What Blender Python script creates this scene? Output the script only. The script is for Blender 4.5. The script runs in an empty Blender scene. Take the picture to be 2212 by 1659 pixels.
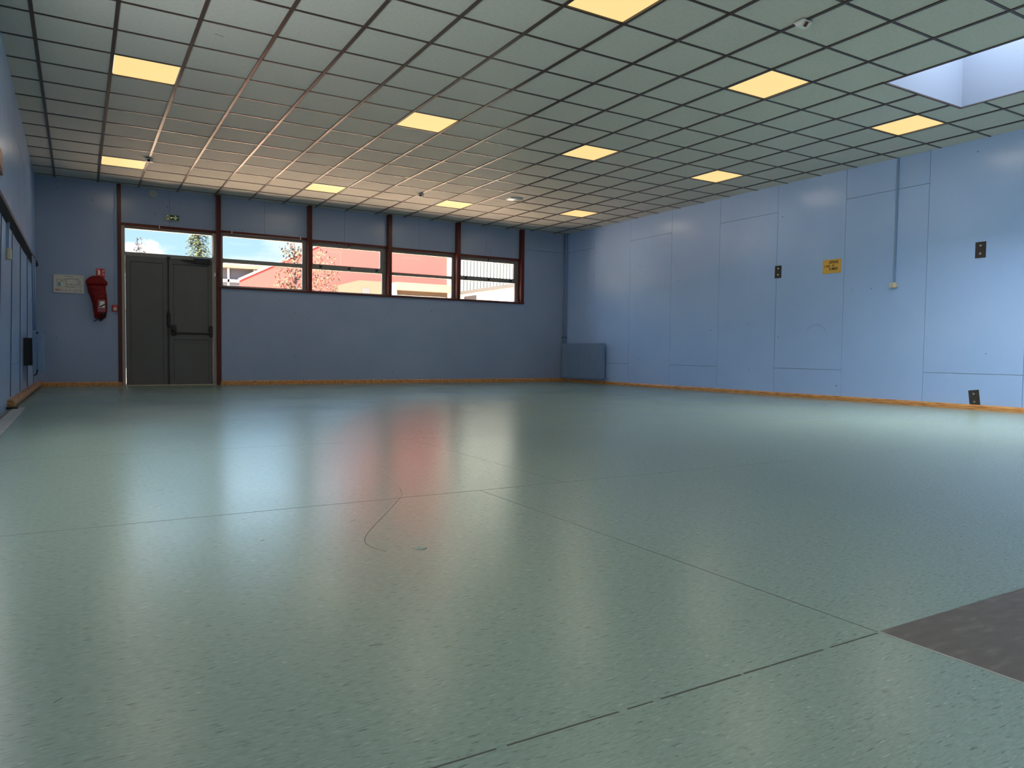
import bpy, bmesh, math, random
from mathutils import Vector, Matrix
random.seed(7)
sc = bpy.context.scene
C = sc.collection

# ------------------------------------------------------------------ camera
F_PX, W_PX = 1580.03, 2212.0
cam_d = bpy.data.cameras.new('camera'); cam_d.sensor_fit = 'HORIZONTAL'; cam_d.sensor_width = 36.0
cam_d.lens = 36.0 * F_PX / W_PX; cam_d.clip_start = 0.05; cam_d.clip_end = 500
cam = bpy.data.objects.new('camera', cam_d); C.objects.link(cam)
CAM = Vector((0.5798, -13.9333, 0.6359))
def cam_axes(yaw, pitch, roll):
    c, s = math.cos(yaw), math.sin(yaw)
    f = Vector((s, c, 0)); r = Vector((c, -s, 0)); u = Vector((0, 0, 1))
    c, s = math.cos(pitch), math.sin(pitch)
    f, u = c * f + s * u, c * u - s * f
    c, s = math.cos(roll), math.sin(roll)
    r, u = c * r + s * u, c * u - s * r
    return r, u, f
r_, u_, f_ = cam_axes(0.5346, -0.0424, 0.0126)
m = Matrix.Identity(4)
for i in range(3):
    m[i][0], m[i][1], m[i][2], m[i][3] = r_[i], u_[i], -f_[i], CAM[i]
cam.matrix_world = m
sc.camera = cam

# ------------------------------------------------------------------ view, sky, sun
vs = sc.view_settings
sc.display_settings.display_device = 'sRGB'
vs.view_transform = 'Standard'; vs.look = 'None'; vs.gamma = 1.0; vs.use_curve_mapping = False
vs.exposure = 0.0
SUN = 80.0
DOME = 36.0
FILL_DOME = 19.0
FILL_BACK = .2
FILL_SIDE = 4.0
LAMP = 1.0
LAMP_W = 4.0

def nd(nt, typ, **kw):
    n = nt.nodes.new(typ)
    for k, v in kw.items(): setattr(n, k, v)
    return n
def ramp(nt, fac, stops):
    n = nd(nt, 'ShaderNodeValToRGB')
    e = n.color_ramp.elements
    while len(e) > 2: e.remove(e[-1])
    e[0].position, e[0].color = stops[0][0], (*stops[0][1], 1)
    e[1].position, e[1].color = stops[1][0], (*stops[1][1], 1)
    for p, c in stops[2:]:
        q = e.new(p); q.color = (*c, 1)
    nt.links.new(fac, n.inputs[0]); return n.outputs[0]

world = bpy.data.worlds.new('sky'); sc.world = world; world.use_nodes = True
nt = world.node_tree; nt.nodes.clear()
tc = nd(nt, 'ShaderNodeTexCoord')
sep = nd(nt, 'ShaderNodeSeparateXYZ'); nt.links.new(tc.outputs['Generated'], sep.inputs[0])
blue = ramp(nt, sep.outputs[2], [(0.0, (.66, .84, 1.0)), (.10, (.52, .76, .98)), (.35, (.30, .56, .92)), (1.0, (.22, .42, .78))])
mp = nd(nt, 'ShaderNodeMapping'); mp.inputs['Scale'].default_value = (3.0, 3.0, 9.0); mp.inputs['Location'].default_value = (.4, .1, .55)
nt.links.new(tc.outputs['Generated'], mp.inputs[0])
nz = nd(nt, 'ShaderNodeTexNoise'); nz.inputs['Scale'].default_value = 1.6; nz.inputs['Detail'].default_value = 5
nt.links.new(mp.outputs[0], nz.inputs['Vector'])
cl = ramp(nt, nz.outputs[0], [(.50, (0, 0, 0)), (.66, (1, 1, 1))])
cv = nd(nt, 'ShaderNodeVectorMath', operation='SUBTRACT'); nt.links.new(tc.outputs['Generated'], cv.inputs[0]); cv.inputs[1].default_value = (.054, .99, .106)
cs = nd(nt, 'ShaderNodeVectorMath', operation='MULTIPLY'); nt.links.new(cv.outputs[0], cs.inputs[0]); cs.inputs[1].default_value = (17, 1, 30)
cn = nd(nt, 'ShaderNodeTexNoise'); cn.inputs['Scale'].default_value = 60; cn.inputs['Detail'].default_value = 3; nt.links.new(tc.outputs['Generated'], cn.inputs['Vector'])
ca = nd(nt, 'ShaderNodeVectorMath', operation='LENGTH'); nt.links.new(cs.outputs[0], ca.inputs[0])
cb = nd(nt, 'ShaderNodeMath', operation='ADD'); nt.links.new(ca.outputs['Value'], cb.inputs[0]); nt.links.new(cn.outputs[0], cb.inputs[1])
cm = nd(nt, 'ShaderNodeMapRange'); nt.links.new(cb.outputs[0], cm.inputs[0]); cm.inputs[1].default_value = 1.1; cm.inputs[2].default_value = 1.3; cm.inputs[3].default_value = 1.0; cm.inputs[4].default_value = 0.0
cx_ = nd(nt, 'ShaderNodeMath', operation='MAXIMUM'); nt.links.new(cl, cx_.inputs[0]); nt.links.new(cm.outputs[0], cx_.inputs[1])
mx = nd(nt, 'ShaderNodeMix', data_type='RGBA'); nt.links.new(cx_.outputs[0], mx.inputs[0])
nt.links.new(blue, mx.inputs[6]); mx.inputs[7].default_value = (1.0, 1.0, 1.0, 1)
bg = nd(nt, 'ShaderNodeBackground'); st = nd(nt, 'ShaderNodeMapRange'); nt.links.new(sep.outputs[2], st.inputs[0])
st.inputs[1].default_value = .145; st.inputs[2].default_value = .20; st.inputs[3].default_value = 1.25; st.inputs[4].default_value = 7.0
nt.links.new(mx.outputs[2], bg.inputs[0]); nt.links.new(st.outputs[0], bg.inputs[1])
out = nd(nt, 'ShaderNodeOutputWorld'); nt.links.new(bg.outputs[0], out.inputs[0])

sun_d = bpy.data.lights.new('sun', 'SUN'); sun_d.energy = SUN; sun_d.color = (1.0, .95, .86); sun_d.angle = math.radians(.6)
sun = bpy.data.objects.new('sun', sun_d); C.objects.link(sun)
EL, AZ = math.radians(60), math.radians(33)
d = Vector((math.sin(AZ) * math.cos(EL), math.cos(AZ) * math.cos(EL), -math.sin(EL)))
sun.rotation_euler = d.to_track_quat('-Z', 'Y').to_euler(); sun.location = (-20, -30, 40)

# ------------------------------------------------------------------ materials
MATS = {}
def mat(name, col, rough=.5, spec=.5, metal=0.0, emit=None, estr=1.0):
    if name in MATS: return MATS[name]
    M = bpy.data.materials.new(name); M.use_nodes = True
    p = M.node_tree.nodes['Principled BSDF']
    p.inputs['Base Color'].default_value = (*col, 1); p.inputs['Roughness'].default_value = rough
    p.inputs['Specular IOR Level'].default_value = spec; p.inputs['Metallic'].default_value = metal
    if emit:
        p.inputs['Emission Color'].default_value = (*emit, 1); p.inputs['Emission Strength'].default_value = estr
    MATS[name] = M; return M
def noisy(name, stops, scale, rough=.5, spec=.5, detail=4, stretch=(1, 1, 1), bump=0, bdist=.002):
    M = mat(name, stops[0][1], rough, spec); nt = M.node_tree; p = nt.nodes['Principled BSDF']
    tc = nd(nt, 'ShaderNodeTexCoord'); mp = nd(nt, 'ShaderNodeMapping'); mp.inputs['Scale'].default_value = stretch
    nt.links.new(tc.outputs['Object'], mp.inputs[0])
    nz = nd(nt, 'ShaderNodeTexNoise'); nz.inputs['Scale'].default_value = scale; nz.inputs['Detail'].default_value = detail
    nt.links.new(mp.outputs[0], nz.inputs['Vector'])
    nt.links.new(ramp(nt, nz.outputs[0], stops), p.inputs['Base Color'])
    if bump:
        b = nd(nt, 'ShaderNodeBump'); b.inputs['Strength'].default_value = bump; b.inputs['Distance'].default_value = bdist
        nt.links.new(nz.outputs[0], b.inputs['Height']); nt.links.new(b.outputs[0], p.inputs['Normal'])
    return M

def wall_paint(name, WALL_A, WALL_B):
    M = mat(name, (.20, .33, .58), .24, .6); nt = M.node_tree; p = nt.nodes['Principled BSDF']
    tc = nd(nt, 'ShaderNodeTexCoord')
    nz = nd(nt, 'ShaderNodeTexNoise'); nz.inputs['Scale'].default_value = 1.3; nz.inputs['Detail'].default_value = 6
    nt.links.new(tc.outputs['Object'], nz.inputs['Vector'])
    base = ramp(nt, nz.outputs[0], [(.3, WALL_A), (.7, WALL_B)])
    # small dark knocks and scuffs, commoner low down
    mp = nd(nt, 'ShaderNodeMapping'); mp.inputs['Scale'].default_value = (4.4, 4.4, 5.6); mp.inputs['Rotation'].default_value = (.3, .2, .1)
    nt.links.new(tc.outputs['Object'], mp.inputs[0])
    n2 = nd(nt, 'ShaderNodeTexNoise'); n2.inputs['Scale'].default_value = 14; n2.inputs['Detail'].default_value = 2
    nt.links.new(tc.outputs['Object'], n2.inputs['Vector'])
    ad = nd(nt, 'ShaderNodeMixRGB'); ad.blend_type = 'ADD'; ad.inputs[0].default_value = .12
    nt.links.new(mp.outputs[0], ad.inputs[1]); nt.links.new(n2.outputs['Color'], ad.inputs[2])
    vo = nd(nt, 'ShaderNodeTexVoronoi'); vo.inputs['Scale'].default_value = 1.0
    nt.links.new(ad.outputs[0], vo.inputs['Vector'])
    near = nd(nt, 'ShaderNodeMath', operation='LESS_THAN'); near.inputs[1].default_value = .045
    nt.links.new(vo.outputs['Distance'], near.inputs[0])
    sp = nd(nt, 'ShaderNodeSeparateColor'); nt.links.new(vo.outputs['Color'], sp.inputs[0])
    some = nd(nt, 'ShaderNodeMath', operation='LESS_THAN'); nt.links.new(sp.outputs[0], some.inputs[0]); some.inputs[1].default_value = .42
    mu = nd(nt, 'ShaderNodeMath', operation='MULTIPLY'); nt.links.new(near.outputs[0], mu.inputs[0]); nt.links.new(some.outputs[0], mu.inputs[1])
    m2 = nd(nt, 'ShaderNodeMath', operation='MULTIPLY'); nt.links.new(mu.outputs[0], m2.inputs[0]); m2.inputs[1].default_value = .75
    mx = nd(nt, 'ShaderNodeMix', data_type='RGBA'); nt.links.new(m2.outputs[0], mx.inputs[0]); nt.links.new(base, mx.inputs[6]); mx.inputs[7].default_value = (.03, .05, .09, 1)
    nt.links.new(mx.outputs[2], p.inputs['Base Color'])
    n3 = nd(nt, 'ShaderNodeTexNoise'); n3.inputs['Scale'].default_value = 5; n3.inputs['Detail'].default_value = 3
    nt.links.new(tc.outputs['Object'], n3.inputs['Vector'])
    b = nd(nt, 'ShaderNodeBump'); b.inputs['Strength'].default_value = .08; b.inputs['Distance'].default_value = .008
    nt.links.new(n3.outputs[0], b.inputs['Height']); nt.links.new(b.outputs[0], p.inputs['Normal'])
    return M
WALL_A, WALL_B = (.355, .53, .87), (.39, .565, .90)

def floor_mat():
    M = mat('green_linoleum', (.2, .33, .29), .26, .5); nt = M.node_tree; p = nt.nodes['Principled BSDF']
    tc = nd(nt, 'ShaderNodeTexCoord')
    def noise(scale, stretch, detail=3, rough=.55):
        mp = nd(nt, 'ShaderNodeMapping'); mp.inputs['Scale'].default_value = stretch
        nt.links.new(tc.outputs['Object'], mp.inputs[0])
        n = nd(nt, 'ShaderNodeTexNoise'); n.inputs['Scale'].default_value = scale; n.inputs['Detail'].default_value = detail; n.inputs['Roughness'].default_value = rough
        nt.links.new(mp.outputs[0], n.inputs['Vector']); return n.outputs[0]
    base = ramp(nt, noise(110, (.35, 2.0, 1), 4, .7), [(.25, FL[0]), (.5, FL[1]), (.75, FL[2])])
    fl = ramp(nt, noise(120, (.28, 1.7, 1), 2, .5), [(.64, (0, 0, 0)), (.76, (.9, .9, .9))])
    mp = nd(nt, 'ShaderNodeMapping'); mp.inputs['Location'].default_value = (3.1, 5.7, 0); mp.inputs['Scale'].default_value = (.3, 1.8, 1)
    nt.links.new(tc.outputs['Object'], mp.inputs[0])
    n = nd(nt, 'ShaderNodeTexNoise'); n.inputs['Scale'].default_value = 110; n.inputs['Detail'].default_value = 2
    nt.links.new(mp.outputs[0], n.inputs['Vector'])
    dk = ramp(nt, n.outputs[0], [(.60, (0, 0, 0)), (.74, (.8, .8, .8))])
    m1 = nd(nt, 'ShaderNodeMix', data_type='RGBA'); nt.links.new(fl, m1.inputs[0]); nt.links.new(base, m1.inputs[6]); m1.inputs[7].default_value = (.42, .50, .44, 1)
    m2 = nd(nt, 'ShaderNodeMix', data_type='RGBA'); nt.links.new(dk, m2.inputs[0]); nt.links.new(m1.outputs[2], m2.inputs[6]); m2.inputs[7].default_value = (.085, .125, .10, 1)
    nt.links.new(m2.outputs[2], p.inputs['Base Color'])
    bp = nd(nt, 'ShaderNodeBump'); bp.inputs['Strength'].default_value = .05; bp.inputs['Distance'].default_value = .002
    nt.links.new(noise(60, (.4, 1.6, 1), 3), bp.inputs['Height']); nt.links.new(bp.outputs[0], p.inputs['Normal'])
    p.inputs['IOR'].default_value = 1.55
    rr = nd(nt, 'ShaderNodeMapRange'); rr.inputs['To Min'].default_value = FROUGH - .03; rr.inputs['To Max'].default_value = FROUGH + .05
    nt.links.new(noise(.8, (1, 1, 1), 4), rr.inputs[0]); nt.links.new(rr.outputs[0], p.inputs['Roughness'])
    return M
FL = [(.19, .26, .215), (.238, .323, .27), (.29, .382, .325)]
FROUGH = .24

def glass_mat():
    M = bpy.data.materials.new('window_glass'); M.use_nodes = True; nt = M.node_tree; nt.nodes.clear()
    t = nd(nt, 'ShaderNodeBsdfTransparent'); t.inputs[0].default_value = (.96, .98, .97, 1)
    g = nd(nt, 'ShaderNodeBsdfGlossy'); g.inputs['Roughness'].default_value = .02
    fr = nd(nt, 'ShaderNodeFresnel'); fr.inputs[0].default_value = 1.16
    mx = nd(nt, 'ShaderNodeMixShader'); o = nd(nt, 'ShaderNodeOutputMaterial')
    nt.links.new(fr.outputs[0], mx.inputs[0]); nt.links.new(t.outputs[0], mx.inputs[1]); nt.links.new(g.outputs[0], mx.inputs[2]); nt.links.new(mx.outputs[0], o.inputs[0])
    return M

BLUE = wall_paint('blue_wall_paint', WALL_A, WALL_B)
BLUE_SHADED = wall_paint('shaded_blue_wall_paint', (.275, .355, .52), (.305, .385, .55))  # window wall only: its shade is put into a greyer, darker blue
FLOOR = floor_mat()
GLASS = glass_mat()
GROOVE = mat('groove_shadow_paint', (.07, .12, .20), .6)
TILE = noisy('ceiling_tile', [(.35, (.53, .55, .505)), (.65, (.57, .59, .545))], 30, .75, .25)
TBAR = mat('brown_ceiling_bar', (.055, .036, .028), .34, .5)
WOODRED = noisy('red_stained_wood', [(.3, (.075, .009, .004)), (.7, (.11, .014, .006))], 8, .32, .35, stretch=(6, 6, .6))
OAK = noisy('varnished_skirting_wood', [(.3, (.33, .13, .035)), (.55, (.62, .30, .10)), (.75, (.70, .38, .15))], 5, .35, .5, 6, (4, 1.2, 12))
ALU = mat('grey_aluminium', (.22, .215, .20), .45, .5, .2)
ALULIGHT = mat('pale_aluminium', (.38, .36, .33), .6, .3)
DOORGREY = noisy('grey_door_paint', [(.3, (.115, .112, .105)), (.7, (.13, .127, .118))], 3, .5, .4)
DARKLINE = mat('dark_gasket', (.025, .025, .025), .6)
BLACK = mat('black_plastic', (.012, .012, .013), .4)
WHITE = mat('white_plastic', (.75, .74, .70), .4)
CREAM = mat('cream_plastic', (.62, .58, .44), .45)
CHROME = mat('bright_metal', (.75, .75, .75), .2, .5, 1.0)
PLATE = noisy('dark_steel_plate', [(.3, (.030, .024, .020)), (.7, (.045, .036, .030))], 30, .45)
RADIATOR = mat('blue_radiator_paint', (.20, .31, .50), .35, .5)
PIPE = mat('blue_pipe_paint', (.21, .33, .54), .35, .5)
LEDGE = mat('dark_blue_paint', (.010, .014, .024), .5, .3)
LAMPM = mat('warm_light_diffuser', (.10, .09, .07), .5, .2, 0, (1.0, .735, .30), LAMP)
RIM = mat('lit_panel_rim', (.2, .19, .17), .5, .2, 0, (1.0, .93, .68), LAMP)
SHAFT = mat('sky_tinted_shaft_paint', (.066, .088, .128), .8, .1)  # white shaft darkened under the strong dome; blue sky light put into its colour
DOMEM = mat('rooflight_dome', (.9, .9, .9), .5, .2, 0, (1.0, .985, .97), DOME)  # glowing dome over the rooflight in view, brighter than the others
DOMEADDED = mat('added_fill_dome', (.9, .9, .9), .5, .2, 0, (1.0, .985, .96), FILL_DOME)  # glow of the unseen rooflights added to fill the room
REDCLOTH = noisy('red_cover_cloth', [(.3, (.17, .004, .006)), (.7, (.25, .007, .009))], 9, .6, .25, bump=.5, bdist=.02)
REDSIGN = mat('red_sign', (.55, .012, .016), .4)
GREEN = mat('green_sign', (.012, .12, .045), .35)
WHITEM = mat('white_marking', (.80, .80, .76), .5)
INK = mat('black_ink', (.015, .014, .012), .5)
YELLOW = mat('yellow_sign_enamel', (.78, .45, .08), .35)
PAPER = noisy('plan_paper', [(.3, (.70, .66, .58)), (.7, (.76, .72, .64))], 12, .3)
STEEL = noisy('worn_threshold_metal', [(.3, (.34, .33, .33)), (.7, (.46, .45, .44))], 20, .4, .5, stretch=(1, .3, 1))
GREYLINO = noisy('grey_linoleum', [(.3, (.110, .094, .074)), (.55, (.135, .115, .092)), (.72, (.185, .165, .14))], 26, .42, .35, 5, (.5, 1.6, 1))
SEAM = mat('dirty_seam', (.075, .085, .068), .6)
REDLENS = mat('red_lens', (.10, .005, .008), .15)
LED = mat('amber_led', (.9, .4, .05), .4, .5, 0, (1.0, .42, .05), 2.2)
CLEARP = mat('clear_pocket', (.30, .05, .06), .12)

# ------------------------------------------------------------------ mesh helpers
SITE = None                          # placement of the neighbouring buildings' own site plan (scale, offset)
class MB:
    def __init__(s): s.bm = bmesh.new()
    def box(s, x0, y0, z0, x1, y1, z1):
        if x0 > x1: x0, x1 = x1, x0
        if y0 > y1: y0, y1 = y1, y0
        if z0 > z1: z0, z1 = z1, z0
        v = [s.bm.verts.new(p) for p in ((x0, y0, z0), (x1, y0, z0), (x1, y1, z0), (x0, y1, z0), (x0, y0, z1), (x1, y0, z1), (x1, y1, z1), (x0, y1, z1))]
        for f in ((3, 2, 1, 0), (4, 5, 6, 7), (0, 1, 5, 4), (1, 2, 6, 5), (2, 3, 7, 6), (3, 0, 4, 7)): s.bm.faces.new([v[i] for i in f])
        return s
    def prism(s, pts, vec):
        vec = Vector(vec); a = [s.bm.verts.new(p) for p in pts]; b = [s.bm.verts.new(Vector(p) + vec) for p in pts]
        n = len(pts); s.bm.faces.new(a[::-1]); s.bm.faces.new(b)
        for i in range(n): s.bm.faces.new((a[i], a[(i + 1) % n], b[(i + 1) % n], b[i]))
        return s
    def tube(s, pts, r, n=10, cap=True):
        rings = []; pts = [Vector(p) for p in pts]
        for i, p in enumerate(pts):
            t = (pts[min(i + 1, len(pts) - 1)] - pts[max(i - 1, 0)]).normalized()
            a = t.orthogonal().normalized() if abs(t.z) > .99 else t.cross(Vector((0, 0, 1))).normalized()
            b = t.cross(a); rr = r[i] if isinstance(r, (list, tuple)) else r
            rings.append([s.bm.verts.new(p + rr * (math.cos(q) * a + math.sin(q) * b)) for q in [2 * math.pi * k / n for k in range(n)]])
        for A, B in zip(rings, rings[1:]):
            for k in range(n): s.bm.faces.new((A[k], A[(k + 1) % n], B[(k + 1) % n], B[k]))
        if cap: s.bm.faces.new(rings[0][::-1]); s.bm.faces.new(rings[-1])
        return s
    def ribbon(s, pts, w, z):            # flat strip following pts (x, y), 0.4 mm thick
        top = []
        for i, p in enumerate(pts):
            a = Vector(pts[min(i + 1, len(pts) - 1)]) - Vector(pts[max(i - 1, 0)]); a.normalize(); nrm = Vector((-a.y, a.x)) * w / 2
            q = Vector(p); top.append((q + nrm, q - nrm))
        for (a, b), (c, e) in zip(top, top[1:]):
            s.prism([(a.x, a.y, z), (b.x, b.y, z), (e.x, e.y, z), (c.x, c.y, z)], (0, 0, .0004))
        return s
    def loft(s, rings, cap=True):
        R = [[s.bm.verts.new(p) for p in r] for r in rings]; n = len(R[0])
        for A, B in zip(R, R[1:]):
            for k in range(n): s.bm.faces.new((A[k], A[(k + 1) % n], B[(k + 1) % n], B[k]))
        if cap: s.bm.faces.new(R[0][::-1]); s.bm.faces.new(R[-1])
        return s
    def frame_xz(s, x0, z0, x1, z1, holes, y0, y1, r=.02):      # plate in the XZ plane with rounded holes, cut as strips between holes
        zs = sorted(holes, key=lambda h: h[1]); lo = z0
        cells = []
        for i, h in enumerate(zs):
            hi = z1 if i == len(zs) - 1 else (h[3] + zs[i + 1][1]) / 2
            cells.append((x0, lo, x1, hi, h)); lo = hi
        for cx0, cz0, cx1, cz1, h in cells:
            hx0, hz0, hx1, hz1 = h; inner = []; outer = []
            for (qx, qz, a0, ox, oz) in ((hx1 - r, hz1 - r, 0, cx1, cz1), (hx0 + r, hz1 - r, 90, cx0, cz1), (hx0 + r, hz0 + r, 180, cx0, cz0), (hx1 - r, hz0 + r, 270, cx1, cz0)):
                for k in range(5):
                    a = math.radians(a0 + 22.5 * k); inner.append((qx + r * math.cos(a), qz + r * math.sin(a))); outer.append((ox, oz))
            V = lambda L, y: [s.bm.verts.new((x, y, z)) for x, z in L]
            oc = {}
            def OV(p, y):
                if (p, y) not in oc: oc[(p, y)] = s.bm.verts.new((p[0], y, p[1]))
                return oc[(p, y)]
            I0, I1 = V(inner, y0), V(inner, y1); n = len(inner)
            for k in range(n):
                j = (k + 1) % n
                for I, y in ((I0, y0), (I1, y1)):
                    f = [I[k], I[j], OV(outer[j], y)]
                    if outer[k] != outer[j]: f.append(OV(outer[k], y))
                    s.bm.faces.new(f)
                s.bm.faces.new((I0[k], I0[j], I1[j], I1[k]))
                if outer[k] != outer[j]: s.bm.faces.new((OV(outer[k], y0), OV(outer[j], y0), OV(outer[j], y1), OV(outer[k], y1)))
        return s
    def build(s, name, material, parent=None, smooth=False, bevel=0):
        bmesh.ops.recalc_face_normals(s.bm, faces=s.bm.faces)
        if SITE: bmesh.ops.transform(s.bm, matrix=SITE, verts=s.bm.verts)
        me = bpy.data.meshes.new(name)
        if parent is not None:
            off = Vector((0, 0, 0)); q = parent
            while q is not None: off += q.location; q = q.parent
            bmesh.ops.translate(s.bm, verts=s.bm.verts, vec=-off)
        s.bm.to_mesh(me); s.bm.free(); me.materials.append(material)
        if smooth:
            for p in me.polygons: p.use_smooth = True
        o = bpy.data.objects.new(name, me); C.objects.link(o)
        if parent is not None: o.parent = parent
        if bevel:
            b = o.modifiers.new('edge', 'BEVEL'); b.width = bevel; b.segments = 2; b.limit_method = 'ANGLE'
        return o

def tag(o, label, cat, group=None, kind=None):
    o['label'] = label; o['category'] = cat
    if group: o['group'] = group
    if kind: o['kind'] = kind
    return o
def thing(name, label, cat, loc, group=None):
    o = bpy.data.objects.new(name, None); C.objects.link(o); o.location = (SITE @ Vector(loc)) if SITE else loc; o.empty_display_size = .1
    return tag(o, label, cat, group)
def struct(o, label=None, cat=None):
    o['kind'] = 'structure'
    if label: o['label'] = label; o['category'] = cat
    return o
def snode(name, loc, label, cat):
    o = bpy.data.objects.new(name, None); C.objects.link(o); o.location = loc; return struct(o, label, cat)
def text(name, s, size, material, parent, M, extrude=.0006, align='LEFT', xs=1.0, bold=0):
    cu = bpy.data.curves.new(name, 'FONT'); cu.body = s; cu.offset = bold; cu.size = size; cu.extrude = extrude; cu.align_x = align
    t = bpy.data.objects.new(name, cu); C.objects.link(t)
    me = bpy.data.meshes.new_from_object(t.evaluated_get(bpy.context.evaluated_depsgraph_get()))
    bpy.data.objects.remove(t); bpy.data.curves.remove(cu)
    off = Vector((0, 0, 0)); q = parent
    while q is not None: off += q.location; q = q.parent
    me.transform(Matrix.Diagonal((xs, 1, 1, 1))); me.transform(Matrix.Translation(-off) @ M)
    me.materials.clear(); me.materials.append(material)
    o = bpy.data.objects.new(name, me); C.objects.link(o); o.parent = parent; return o
def copy_tree(o, parent=None):
    c = o.copy(); C.objects.link(c)
    if parent is not None: c.parent = parent
    for ch in [q for q in bpy.data.objects if q.parent == o]: copy_tree(ch, c)
    return c

# ------------------------------------------------------------------ room shell
XR, HC, YB = 10.227, 3.364, -20.6
GX = lambda i: .276 + .6 * (i - 1)
GY = lambda j: .482 - .5975 * j
def wl(y, z):                                  # the left wall is not quite plumb
    t = min(max(-y, 0), 7.5) / 4.9
    return t * (-.062 + .082 * z / HC)

flo = MB().box(-.4, YB - .3, -.2, XR + .3, .16, 0).build('floor', FLOOR); struct(flo, 'green speckled linoleum floor', 'floor')

# left wall: leaning panels with grooves between
mb = MB(); ys = [0, -1.0, -2.2, -3.4, -4.6, -5.8, -7.0, -8.2, -9.4, -10.6, -11.8, -13.0, -14.2, -15.4, -16.6, -17.8, -19.0, YB]
def lquad(y0, y1, z0, z1, dx=0):
    mb.prism([(wl(y0, z0) + dx, y0, z0), (wl(y1, z0) + dx, y1, z0), (wl(y1, z1) + dx, y1, z1), (wl(y0, z1) + dx, y0, z1)], (-.02, 0, 0))
for a, b in zip(ys, ys[1:]):
    if -12 < b < -7.5 and a < -6.9:
        lquad(a - .003, b + .003, 0, .7); lquad(a - .003, b + .003, 2.3, HC + .03); continue
    lquad(a - .003 if a < 0 else .15, b + .003, 0, .449); lquad(a - .003 if a < 0 else .15, b + .003, .451 if int(a) % 2 else .449, 2.93); lquad(a - .003 if a < 0 else .15, b + .003, 2.934, HC + .03)
js = MB()
for y in (-.95, -2.15, -3.35, -4.55, -5.75): js.prism([(wl(y, .1) - .002, y, .1), (wl(y, .1) + .007, y, .1), (wl(y, 1.86) + .007, y, 1.86), (wl(y, 1.86) - .002, y, 1.86)], (0, .012, 0))
wlft = mb.build('wall_left', BLUE); struct(wlft, 'blue painted panelled wall on the left', 'wall')
js.build('joint_strips', GROOVE, wlft)
MB().box(-.4, YB, 0, -.16, .15, HC + .2).build('backing', GROOVE, wlft)

# right wall: 1.2 m panels, seams alternate low and high
mb = MB(); sy = [.15, -1.085, -2.285, -3.49, -4.70, -5.925, -7.135, -8.35, -9.55, -10.76, -11.97, -13.18, -14.39, -15.6, -16.8, -18.0, -19.2, YB]
g = .0025
for k, (a, b) in enumerate(zip(sy, sy[1:])):
    cuts = [0, .447, HC + .03] if k % 2 else [0, 2.935, HC + .03]
    for z0, z1 in zip(cuts, cuts[1:]):
        mb.box(XR, b + g, z0 + (g if z0 else 0), XR + .02, a - g, z1 - g)
wr = mb.build('wall_right', BLUE, bevel=.0015); struct(wr, 'blue painted panelled wall on the right', 'wall')
MB().box(XR + .015, YB, 0, XR + .2, .15, HC + .2).build('backing', GROOVE, wr)
arc = [(-6.69 + .19 * math.cos(a), .93 + .19 * math.sin(a)) for a in [math.radians(25 + 13 * k) for k in range(11)]]
mb = MB()
for (y0, z0), (y1, z1) in zip(arc, arc[1:]): mb.prism([(XR - .0004, y0, z0), (XR - .0004, y1, z1), (XR - .0004, y1, z1 + .006), (XR - .0004, y0, z0 + .006)], (.0003, 0, 0))
mb.build('scuff_mark', mat('faint_scuff', (.13, .22, .40), .5), wr)

# front wall behind the camera
struct(MB().box(-.4, YB - .2, 0, XR + .2, YB, HC + .2).build('wall_front', BLUE), 'plain blue wall behind the camera', 'wall')

o = snode('window_6', (-.1, -11, .9), 'added glowing fill panel in the left wall, out of frame beside the camera', 'window')
MB().box(-.16, -11.8, .7, -.105, -7.3, 2.3).build('pane', mat('added_side_glow', (.8, .8, .8), .4, .5, 0, (1.0, .98, .96), FILL_SIDE), o)  # glowing panel added out of view to light the right wall
o = struct(MB().box(.6, YB - .02, .9, 9.6, YB + .01, 3.1).build('window_5', mat('added_back_glow', (.8, .8, .8), .4, .5, 0, (.93, .97, 1.0), FILL_BACK)), 'added glowing fill panel behind the camera', 'window')  # glowing panel added out of view, throws soft light along the room
for k in range(7): MB().box(.55 + k * 1.5, YB, .85, .63 + k * 1.5, YB + .06, 3.15).build('added_glazing_bar', mat('grey_bar', (.3, .3, .3), .5), o)
# window wall: lining flush at Y = 0, recessed boards above the openings
PX = [(1.150, 1.207), (2.700, 2.772), (4.318, 4.392), (5.915, 5.990), (7.440, 7.520), (9.020, 9.094)]     # post faces
mb = MB()
mb.box(-.3, 0, 0, 1.150, .2, HC + .03)                                   # left of the door
mb.box(2.772, 0, 0, 9.094, .2, 1.728)                                    # under the windows
mb.box(9.094, 0, 0, XR + .02, .2, 2.933); mb.box(9.094, 0, 2.937, XR + .02, .2, HC + .03)
for (a, b), (c, e) in zip(PX, PX[1:]):
    mid = (b + c) / 2 - (.1 if b > 4 else 0)
    mb.box(b - .01, .085, 2.715, mid - .0015, .2, HC + .03); mb.box(mid + .0015, .085, 2.715, c + .01, .2, HC + .03)
wb = mb.build('wall_back', BLUE_SHADED, bevel=.0015); struct(wb, 'blue wall holding the door and the window band', 'wall')
MB().box(1.15, .19, 2.70, 9.1, .25, HC + .2).build('backing', GROOVE, wb)
MB().box(-.4, .2, HC - .05, XR + .2, .25, HC + .5).build('outer_band', mat('outer_render', (.6, .55, .5), .8), wb)

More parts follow.
